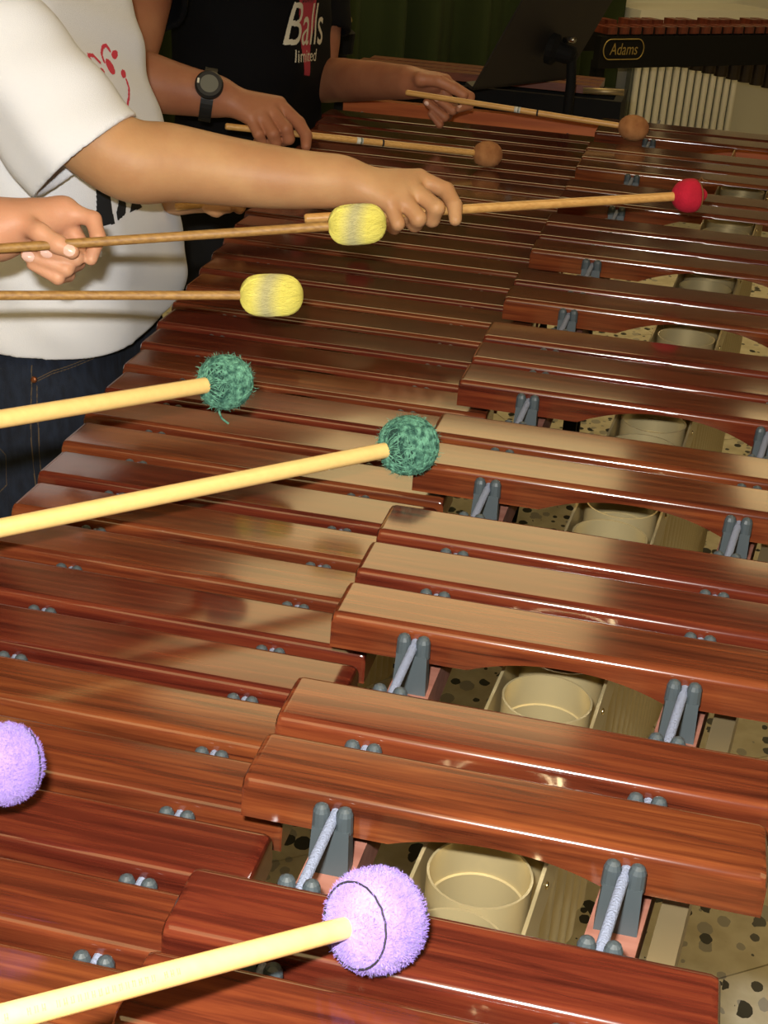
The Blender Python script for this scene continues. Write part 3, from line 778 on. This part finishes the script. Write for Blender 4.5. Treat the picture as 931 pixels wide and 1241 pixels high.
def tree_of(o):
    me = o.data; w = world_loc(o); V = [v.co + w for v in me.vertices]; return BVHTree.FromPolygons(V, [tuple(p.vertices) for p in me.polygons])
WHITES = mat('white_cotton', srgb(240, 242, 248), .85, bump=.25, bscale=900, sheen=.1)
BLACKS = mat('black_cotton', (.004, .004, .005, 1), .9, bump=.25, bscale=900, spec=.15)
DENIM = mat('dark_denim', srgb(30, 40, 58), .9, noise=(120, srgb(18, 24, 38), (1, 1, .3)), bump=.5, bscale=1500)
BLACKP = mat('black_trousers', (.004, .004, .005, 1), .9, bump=.2, bscale=900)
STITCH = mat('stitching', srgb(88, 74, 56), .9); SHOE = mat('shoe', (.03, .03, .03, 1), .6)
REDPR = mat('red_print', srgb(222, 62, 84), .8); BLKPR = mat('black_print', srgb(26, 28, 32), .8)
WHTPR = mat('white_print', srgb(225, 220, 200), .8); PINKPR = mat('pink_print', srgb(186, 52, 74), .8)
def person(loc, label): return empty('person', loc, label, 'person')
def trousers(px, py, ztop, hw, r, m, per, vox=.005, ph=0):
    """two legs standing on the floor, facing +x"""
    s = SDF((px-.22, py-.27, .03), (px+.22, py+.26, ztop+.02), vox)
    for q in (-1, 1):
        s.cap((px, py+q*.082, ztop-.16), (px-.005, py+q*.095, .45), r*1.02, r*.86, .04); s.cap((px-.005, py+q*.095, .45), (px-.01, py+q*.10, .06), r*.82, r*.66, .03)
    s.cap((px, py-hw, ztop-.10), (px, py+hw, ztop-.10), r*1.0, r*1.0, .05); s.cap((px, py-hw*.9, ztop), (px, py+hw*.9, ztop), r*.92, r*.92, .05)
    ripple(s, .0022, 60, ph); X, Y, Z = s.full(); s.D = np.maximum(s.D, Z - ztop).astype(np.float32); s.D = np.maximum(s.D, .07 - Z).astype(np.float32)
    o = link('trousers', vmesh([s.mesh()]), m, per)
    for q in (-1, 1):
        t = SDF((px-.14, py+q*.10-.08, -.005), (px+.22, py+q*.10+.08, .14), .005); t.cap((px-.05, py+q*.10, .045), (px+.11, py+q*.115, .035), .042, .04, .03)
        X, Y, Z = t.full(); t.D = np.maximum(t.D, .002 - Z).astype(np.float32); link('shoe', vmesh([t.mesh()]), SHOE, per)
    return o
# ---- player in the white T-shirt
cxw, cyw = -.752, 1.575
per = person((cxw, cyw, 0), 'player in a white T-shirt and dark jeans reaching across with a red mallet')
s = arm_sdf('A_', .96, ['w', 'f1', 'f2', 'f3', 'el', 'ua', 'sh'], [.0225, .026, .030, .0345, .036, .034, .036], NM, ['t0', 't1', 't2'], fr=.0088)
parts = [s.mesh()]
se = SDF(*bounds([P('E_' + k) for k in ('w', 'el', 'sh', 'k0', 'i1', 'm1', 'r1')], .06), .004)
se.chain([P('E_sh'), P('E_el'), P('E_w')], [.042, .036, .022], .02)
for f in (('k0', 'i0', 'i1', 'i2'), ('k0', 'm0', 'm1', 'm2'), ('k0', 'r0', 'r1', 'r2')):
    se.cap(P('E_w'), P('E_k0'), .018, .017, .012); se.chain([P('E_' + q) for q in f], [.014, .010, .009, .008], .004)
parts.append(se.mesh())
hz = ZB + .52; tb = SDF((cxw-.2, cyw-.24, .05), (cxw+.2, cyw+.24, hz), .009)
for q in (-1, 1): tb.cap((cxw, cyw+q*.08, .72), (cxw, cyw+q*.095, .08), .062, .035, .03)
tb.cap((cxw, cyw-.06, .78), (cxw, cyw+.06, .78), .085, .085, .04); tb.cap((cxw-.03, cyw-.08, 1.02), (cxw-.03, cyw+.08, 1.02), .085, .085, .06)
tb.cap((cxw-.05, cyw, 1.1), (cxw-.035, cyw, hz-.12), .05, .05, .04); parts += [tb.mesh(), head_sdf((cxw-.005, cyw, hz), .95).mesh()]
link('body', vmesh(parts), SKIN_A, per); head_extras((cxw-.005, cyw, hz), .95, per)
z = lambda d: ZB + d
torso = [((cxw+.030, cyw-.075, z(-.13)), (cxw+.030, cyw+.075, z(-.13)), .112, .112, .06), ((cxw+.016, cyw-.075, z(-.02)), (cxw+.016, cyw+.075, z(-.02)), .115, .115, .06),
         ((cxw-.012, cyw-.08, z(.10)), (cxw-.012, cyw+.08, z(.10)), .104, .104, .08), ((cxw-.035, cyw-.09, z(.20)), (cxw-.035, cyw+.09, z(.20)), .090, .090, .08),
         ((cxw-.045, cyw-.12, z(.265)), (cxw-.045, cyw+.12, z(.265)), .05, .05, .05)]
shr = tuple(P('A_sh')); elr = tuple(P('A_el')); shl = tuple(P('E_sh')); ell_ = tuple(P('E_el'))
ts_ = tshirt(torso, [(tuple(P('A_s0')), tuple(P('A_s1')), .064, .070, .80), (shl, ell_, .055, .062, .75)], z(-.150), (cxw-.04, cyw, z(.28)), .0032, .0040, .7)
shirt_w = link('t_shirt', vmesh([ts_.mesh()]), WHITES, per)
jeans = trousers(cxw, cyw, z(-.10), .065, .108, DENIM, per, ph=1.)
jt = tree_of(jeans); wt = tree_of(shirt_w)
# prints on the white T-shirt: red notes on the chest, stencilled black letters on the belly
def chest(p): u, v = p[0]-140, p[1]-80; return (1.5697227 + 0.0021529*u + -0.0006127*v, 1.0508046 + -0.0002224*u + -0.0008374*v)
T = []
for st in ([(113,61),(119,78),(125,97)], [(113,61),(120,62),(127,71)], [(133,72),(131,60),(133,51),(137,49),(142,56)], [(159,93),(162,105),(162,118),(160,131)]):
    T += stroke([chest(p) for p in st], .0046)
for e in (ell(126,88,5,10,.15), ell(140,77,4.5,11,-.3), ell(148,61,4,6), ell(157,87,3.5,6), ell(110,80,3.5,7,-.4)): T += poly_tris([chest(p) for p in e])
decal('chest_print', T, (-.65, 0, 0), (0,1,0), (0,0,1), Vector((1,0,.25)).normalized(), wt, REDPR, shirt_w)
def belly(p): u, v = p[0]-150, p[1]-245; return (1.5074661 + 0.0020204*u + -0.0002598*v + 9.9e-06*u*u, 0.9111952 + -0.0003893*u + -0.0008715*v + -2.6e-06*u*u)
T = []
for pl in ([(117,190),(125,190),(129.3,218.9),(138.8,271.2),(121,274.6)], [(130,195),(140,205),(146,229.5),(152.5,248.7),(151.5,259.9),(141.7,267.8),(140.5,257),(143,244),(137,228)],
           [(157,257.7),(172,252),(167.7,244),(164.3,228),(163,200),(156,200),(156.4,230),(159.8,245)], [(167,205),(178,215),(178,250)], [(179,215),(189,225),(182,246)]):
    T += poly_tris([belly(p) for p in pl])
decal('belly_print', T, (-.63, 0, 0), (0,1,0), (0,0,1), (1,0,0), wt, BLKPR, shirt_w)
T = stroke([(-.694,.7195),(-.681,.7265),(-.667,.7295),(-.652,.734)], .0011) + stroke([(-.694,.7165),(-.681,.7235),(-.667,.7265),(-.650,.731)], .0009) + stroke([(-.7005,.735),(-.697,.66),(-.699,.50)], .001) + stroke([(-.694,.712),(-.690,.66),(-.692,.50)], .0009) + stroke([(-.74,.645),(-.727,.628),(-.727,.59),(-.74,.575)], .001)
decal('pocket_stitching', T, (0, 1.38, 0), (1,0,0), (0,0,1), (0,-1,0), jt, STITCH, jeans, cell=.0006, off=.0007)
hv = jt.ray_cast(Vector((-.6975, 1.2, .7180)), Vector((0, 1, 0)))[0]
MB().lathe(hv + Vector((0, .001, 0)), (0,-1,.2), [(0,.004),(.002,.004),(.0032,.0025),(.0034,.001)], 14).build('rivet', mat('copper', srgb(150,92,58), .4, metal=.7), jeans, smooth=True)
# ---- player in the black T-shirt
cxb, cyb = -.790, 2.50
pb = person((cxb, cyb, 0), 'player in a black printed T-shirt holding two brown mallets')
parts = []
s = arm_sdf('C_', 1.12, ['w', 'f1', 'f2', 'el', 'ua', 'sh'], [.026, .032, .037, .038, .040, .045], NM, ['t0', 't1', 't2'], vox=.0022, fr=.0085); parts.append(s.mesh())
s = arm_sdf('D_', 1.06, ['w', 'f1', 'f2', 'el', 'ua', 'sh'], [.024, .030, .035, .037, .040, .045], NM, ['t0', 't1', 't2', 't3'], vox=.0016, fr=.0072, extra=[('w', 'kp', .020, .017)]); parts.append(s.mesh())
hz = ZB + .66; tb = SDF((cxb-.2, cyb-.26, .05), (cxb+.2, cyb+.26, hz), .009)
for q in (-1, 1): tb.cap((cxb, cyb+q*.09, .82), (cxb, cyb+q*.10, .08), .068, .038, .03)
tb.cap((cxb, cyb-.06, .88), (cxb, cyb+.06, .88), .09, .09, .04); tb.cap((cxb-.02, cyb-.1, 1.18), (cxb-.02, cyb+.1, 1.18), .09, .09, .06)
tb.cap((cxb-.03, cyb, 1.25), (cxb-.025, cyb, hz-.12), .055, .055, .04); parts += [tb.mesh(), head_sdf((cxb+.005, cyb, hz), 1.0).mesh()]
link('body', vmesh(parts), SKIN_C, pb); head_extras((cxb+.005, cyb, hz), 1.0, pb)
torso = [((cxb+.0, cyb-.085, z(-.10)), (cxb+.0, cyb+.085, z(-.10)), .112, .112, .06), ((cxb+.004, cyb-.085, z(.05)), (cxb+.004, cyb+.085, z(.05)), .116, .116, .06),
         ((cxb+.004, cyb-.095, z(.20)), (cxb+.004, cyb+.095, z(.20)), .110, .110, .08), ((cxb-.015, cyb-.11, z(.30)), (cxb-.015, cyb+.11, z(.30)), .092, .092, .08),
         ((cxb-.03, cyb-.14, z(.38)), (cxb-.03, cyb+.14, z(.38)), .05, .05, .05)]
s = tshirt(torso, [(tuple(P('C_sh')), tuple(P('C_el')), .066, .074, .45), (tuple(P('D_sh')), tuple(P('D_el')), .060, .066, .62)], z(-.13), (cxb-.03, cyb, z(.40)), .0042, .002, 2.1)
shirt_b = link('t_shirt', vmesh([s.mesh()]), BLACKS, pb); bt = tree_of(shirt_b)
trousers(cxb, cyb, z(-.06), .07, .112, BLACKP, pb, ph=2.)
# ---- hand of the player with the yellow mallets
pc = person(P('B_f3'), 'left hand and forearm of a player gripping a yellow mallet beside the white T-shirt')
s = arm_sdf('B_', .82, ['w', 'f1', 'f2', 'f3'], [.0215, .024, .029, .034], NM, ['t0', 't1', 't2', 't3'], vox=.0016, fr=.0082, extra=[('w', 'kp', .0175, .014), ('w', 'k0', .020, .014)])
link('body', vmesh([s.mesh()]), SKIN_B, pc)
nail(P('B_t3'), P('B_t2'), VIEW, .0076, pc)
for q in 'mr': nail(P('B_'+q+'3'), P('B_'+q+'2'), Vector((-.35, -.9, .3)), .0068, pc)
nail(P('D_t3'), P('D_t2'), VIEW, .008, pb)
for q in 'imr': nail(P('D_'+q+'3'), P('D_'+q+'2'), Vector((-.4, -.85, .3)), .0068, pb)
nail(P('A_i3'), P('A_i2'), Vector((.5, -.7, .1)), .0066, per); nail(P('C_i3'), P('C_i2'), Vector((.5, -.7, .1)), .0072, pb)
# print on the black T-shirt: a red pin with white lettering over it
def tfit(T, x0, x1, y0, y1):
    A = np.array(T).reshape(-1, 2); lo = A.min(0); hi = A.max(0)
    return [[(x0 + (x - lo[0])/(hi[0]-lo[0])*(x1-x0), y0 + (y - lo[1])/(hi[1]-lo[1])*(y1-y0)) for x, y in t] for t in T]
def slant(T): return [[(x, y - .085*(x - 2.33)) for x, y in t] for t in T]
pin = [(2.415,.945),(2.455,.942),(2.466,1.0),(2.495,1.03),(2.50,1.07),(2.49,1.11),(2.405,1.11),(2.395,1.07),(2.40,1.03),(2.408,1.0)]
kw = dict(u=(0,1,0), v=(0,0,1), n=(1,0,0), tree=bt, parent=shirt_b, cell=.0014)
decal('red_pin_print', slant(poly_tris(pin)), (cxb, 0, 0), m=PINKPR, **kw)
decal('lettering', slant(tfit(text_tris('Balls', .08, .35), 2.352, 2.545, .993, 1.062)), (cxb, 0, 0), m=WHTPR, off=.0016, **kw)
decal('small_lettering', slant(tfit(text_tris('limited', .03, .2), 2.375, 2.50, .966, .986)), (cxb, 0, 0), m=WHTPR, off=.0016, **kw)
decal('lettering', slant(tfit(text_tris('Bowlin', .03, .3), 2.41, 2.48, 1.062, 1.080)), (cxb, 0, 0), m=BLKPR, off=.0016, **kw)
# wrist watch
wc = P('C_wt'); ax = (P('C_w') - P('C_f1')).normalized()
wat = empty('wrist_watch', wc, 'black digital wrist watch with a round case and rubber strap', 'watch')
side = Vector((.1, -.86, .5)); side = (side - ax*side.dot(ax)).normalized(); a2 = ax.cross(side)
V = []; F = []; n = 36
for k in range(n):
    th = 2*math.pi*k/n; rad = side*math.cos(th) + a2*math.sin(th)
    for da, dr in ((-.009, .0330), (-.009, .0385), (.009, .0385), (.009, .0330)): V.append(wc + ax*da + rad*dr)
for k in range(n):
    for q in range(4): F.append((k*4+q, k*4+(q+1)%4, ((k+1)%n)*4+(q+1)%4, ((k+1)%n)*4+q))
RUB = mat('watch_rubber', (.012, .012, .013, 1), .5)
MB().add(V, F).build('strap', RUB, wat)
cs = MB().lathe(wc + side*.0335, side, [(0,.017),(.004,.0205),(.010,.0205),(.013,.018),(.0132,.0135)], 32).build('case', RUB, wat); shade_auto(cs, 35)
MB().lathe(wc + side*.0467, side, [(0,.0132),(.0004,.0130)], 28).build('display', mat('watch_display', (.17,.17,.14,1), .2), cs)
MB().obox(wc + side*.0465 - ax*.0175 - a2*.005, ax*.003, a2*.007, side*.0012).build('button_mark', WHTPR, cs)
# faded print on the purple mallet's shaft: illegible small marks
h0 = P('purpleA_h'); t0 = P('purpleA_t'); ax = (h0 - t0).normalized(); vw = (Vector((0, 0, ZB+.394)) - (h0+t0)/2).normalized(); vw = (vw - ax*vw.dot(ax)).normalized(); sd = ax.cross(vw)
L = (h0 - t0).length; root = [o for o in bpy.data.objects if o.name == 'mallet'][0]
t1 = h0 - ax*.36; d = .195; pm = MB(); rd = random.Random(3)
while d < .262:
    if rd.random() > .16:
        for q in range(2): pm.obox(t1 + ax*(d + q*.0009) + vw*.0043 - sd*(.0010 + .0002*rd.random()), ax*.00035, sd*.0021, vw*.00015)
        if rd.random() > .4: pm.obox(t1 + ax*d + vw*.0043 - sd*.001 + sd*.0018*rd.random(), ax*.0012, sd*.0003, vw*.00015)
    d += .0026
shf = [c for c in root.children if c.name.startswith('shaft')][0]
pm.build('faded_marks', PRINT, shf)
# ------------------------------------------------------------------ background
CURT = mat('green_curtain', srgb(44, 58, 26), .95, bump=.2, bscale=300)
V = []; F = []; ns = 420; s0, s1 = -6.4, -.03
for j, (zz, amp) in enumerate(((.03, 1.1), (1.0, 1.0), (2.3, .8), (2.52, .6))):
    for i in range(ns + 1):
        s_ = s0 + (s1 - s0)*i/ns; f_ = .045*math.sin(s_*30 + .8*math.sin(s_*5)) + .02*math.sin(s_*53 + 1)
        V.append(wp(s_, .17 + amp*f_, zz))
for j in range(3):
    for i in range(ns): F.append((j*(ns+1)+i, j*(ns+1)+i+1, (j+1)*(ns+1)+i+1, (j+1)*(ns+1)+i))
cu = MB().add(V, F).build('curtain', CURT, smooth=True); tag(cu, 'dark green curtain hanging in folds along the back wall', 'curtain')
sm = cu.modifiers.new('thick', 'SOLIDIFY'); sm.thickness = .004
RADM = mat('radiator_enamel', srgb(236, 234, 222), .4)
rad = empty('radiator', wp(.38, .1), 'pale ribbed radiator on the wall under the sill', 'radiator')
for i in range(14):
    s_ = .085 + i*.0455; b = MB()
    b.lathe(wp(s_, .13, .10), UP, [(0, .006), (.012, .0145), (.50, .0145), (.512, .006)], 12); b.build('fin', RADM, rad, smooth=True)
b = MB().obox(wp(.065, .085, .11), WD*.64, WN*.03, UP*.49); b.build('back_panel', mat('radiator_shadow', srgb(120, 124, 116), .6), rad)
MB().tube([wp(.70, .1, .02), wp(.70, .1, .66)], .012, 10).build('pipe', RADM, rad, smooth=True)
SILL = mat('sill_paint', srgb(232, 230, 218), .5)
tag(MB().obox(wp(-.06, 0, .705), WD*.80, WN*.26, UP*.07).build('trim_1', SILL), kind='structure')
win = tag(MB().obox(wp(-.02, 0, 1.02), WD*.72, WN*.02, UP*1.14).build('window_1', mat('night_glass', (.05, .055, .055, 1), .08)), kind='structure')
fr = MB()
for o_, a_, c_ in ((wp(-.04, 0, .98), WD*.05, UP*1.2), (wp(.67, 0, .98), WD*.05, UP*1.2), (wp(.32, 0, .98), WD*.04, UP*1.2)): fr.obox(o_, a_, WN*.05, c_)
fr.obox(wp(-.04, 0, 2.13), WD*.76, WN*.05, UP*.05); fr.build('window_frame', SILL, win)
# xylophone standing at an angle behind the marimba
XD, XN, XO = WD, WN, wp(-.92, 1.05)
xy = empty('xylophone', XO + XD*.6, 'xylophone with a black rail, gold name plate and brown bars', 'xylophone')
def xp(a_, b_, z_): return XO + XD*a_ + XN*b_ + UP*z_
BLK = mat('rail_black', (.003, .003, .003, 1), .8, spec=.25)
MB().obox(xp(-.02, -.03, .676), XD*1.45, XN*.03, UP*.104).build('front_rail', BLK, xy)
MB().obox(xp(.02, -.26, .70), XD*1.37, XN*.03, UP*.09).build('back_rail', BLK, xy)
XB = mat('xylophone_bars', srgb(128, 62, 44), .4, noise=(6, srgb(92, 44, 34), (10, 10, 3)), coat=.2)
for i in range(25):
    a_ = .01 + i*.054
    MB().obox(xp(a_, -.095, .786), XD*.041, XN*.09, UP*.022).build('bar', XB, xy)
    if i % 7 not in (2, 6): MB().obox(xp(a_ + .027, -.175, .798), XD*.041, XN*.07, UP*.022).build('bar', XB, xy)
    MB().obox(xp(a_ + .043, -.02, .778), XD*.008, XN*.012, UP*.03).build('post', BLK, xy)
for i in range(16):
    ln = .02 + i*.012
    MB().lathe(xp(.36 + i*.065, -.12, .70 - ln), UP, [(0, .026), (ln, .026)], 14).build('resonator_tube', mat('dark_bronze', (.05, .035, .02, 1), .4, metal=.4), xy)
for a_ in (-.01, 1.38):
    for b_ in (-.05, -.26): MB().obox(xp(a_, b_, 0), XD*.035, XN*.035, UP*.70).build('leg', BLK, xy)
    MB().obox(xp(a_ + .005, -.25, .30), XD*.025, XN*.22, UP*.03).build('brace', BLK, xy)
PLATE = mat('plate_gold', srgb(168, 146, 80), .45, metal=.3)
pc_ = xp(.085, .0012, .738); pl = MB()
ov = [(.060*math.copysign(1, math.cos(t_)) + .030*math.cos(t_), .033*math.sin(t_)) for t_ in [2*math.pi*(k+.5)/40 for k in range(40)]]
pl.tube([pc_ + XD*x + UP*y for x, y in ov] + [pc_ + XD*ov[0][0] + UP*ov[0][1]], .0018, 6)
plate = pl.build('name_plate_rim', PLATE, xy)
tr = tfit(text_tris('Adams', .04, .15), -.062, .062, -.018, .020)
def flat_print(name, T, m, parent):
    tv = []; tf = []
    for t_ in T: tf.append((len(tv), len(tv)+1, len(tv)+2)); tv += [pc_ + XD*x + UP*y + XN*.0006 for x, y in t_]
    me = MB().add(tv, tf); bm_o = me.build(name, m, parent)
    bm = bmesh.new(); bm.from_mesh(bm_o.data); bmesh.ops.remove_doubles(bm, verts=bm.verts, dist=1e-6); bm.to_mesh(bm_o.data); bm.free(); return tag(bm_o, kind='stuff')
flat_print('name_lettering', tr, PLATE, xy)
# dark instrument with a wooden top behind the end of the marimba
ORW = mat('orange_wood', srgb(128, 66, 34), .35, noise=(4, srgb(92, 44, 24), (3, 25, 25)), coat=.3)
vb = empty('bar_instrument', (-.42, 3.2, 0), 'low dark instrument with reddish wooden bars between marimba and curtain', 'instrument')
for i in range(3): MB().box((-.74 + .012*i, 3.02 + i*.052, .868), (-.205, 3.062 + i*.052, .884)).build('bar', ORW, vb)
MB().box((-.76, 2.995, .70), (-.155, 3.012, .862)).build('front_panel', BLK, vb); MB().box((-.72, 3.175, .72), (-.155, 3.19, .862)).build('back_panel', BLK, vb)
MB().box((-.172, 3.012, .70), (-.155, 3.175, .862)).build('end_panel', BLK, vb)
MB().tube([(-.235, 2.99, .878), (-.152, 2.99, .882)], .0065, 10).build('end_rail', GOLDP, vb, smooth=True)
for x, y in ((-.73, 3.0), (-.19, 3.0), (-.70, 3.15), (-.19, 3.15)): MB().box((x, y, 0), (x + .03, y + .03, .71)).build('leg', BLK, vb)
# music stand
ms = empty('music_stand', (-.30, 2.83, 0), 'dark music stand seen from behind with its desk tilted', 'music stand')
DESK = mat('desk_brown', (.018, .014, .010, 1), .6)
o_ = Vector((-.429, 2.75, .893)); uu = Vector((.152, .245, .004)); vv = Vector((.079, 0, .168))*2.0; nn = uu.cross(vv).normalized()
MB().obox(o_, uu, vv, nn*.004).build('desk', DESK, ms)
MB().obox(o_ - nn*.018, uu, vv*.015, nn*.022).build('ledge', DESK, ms)
cl = Vector((-.300, 2.868, .968)); MB().lathe(cl - Vector((.0, 0, .0)), (1, -.2, -.2), [(0,.03),(.012,.03),(.02,.02),(.05,.017),(.055,.01)], 16).build('clamp', BLK, ms)
MB().tube([cl + Vector((.045, -.01, -.005)), cl + Vector((.05, -.01, -.06)), (cl.x + .05, cl.y - .01, .10)], .010, 10).build('pole', BLK, ms, smooth=True)
kn = MB().tube([cl + Vector((.03, -.02, .02)), cl + Vector((.05, -.055, .025))], .006, 8); kn.build('wing_screw', mat('chrome', (.6, .6, .6, 1), .2, metal=1), ms, smooth=True)
for k in range(3):
    th = .5 + 2*math.pi*k/3; c0 = Vector((cl.x + .05, cl.y - .01, .14)); MB().tube([c0, c0 + Vector((.12*math.cos(th), .12*math.sin(th), -.132))], .007, 8).build('leg', BLK, ms, smooth=True)
# stand with a brass knob beside the black-shirted player
st = empty('microphone_stand', (-.825, 3.3, 0), 'black stand with a small brass knob in front of the curtain', 'stand')
MB().tube([(-.825, 3.3, .02), (-.825, 3.3, .92)], .011, 10).build('pole', BLK, st, smooth=True)
MB().lathe((-.825, 3.3, .86), UP, [(0,.012),(.005,.026),(.05,.030),(.06,.018),(.08,.016)], 16).build('clutch', BLK, st)
MB().lathe((-.825, 3.3, .935), (1, 0, .3), [(0,.010),(.012,.012),(.02,.006)], 12).build('knob', PLATE, st)
MB().lathe((-.825, 3.3, 0), UP, [(0,.11),(.012,.11),(.02,.09),(.025,.02)], 28).build('base', BLK, st)
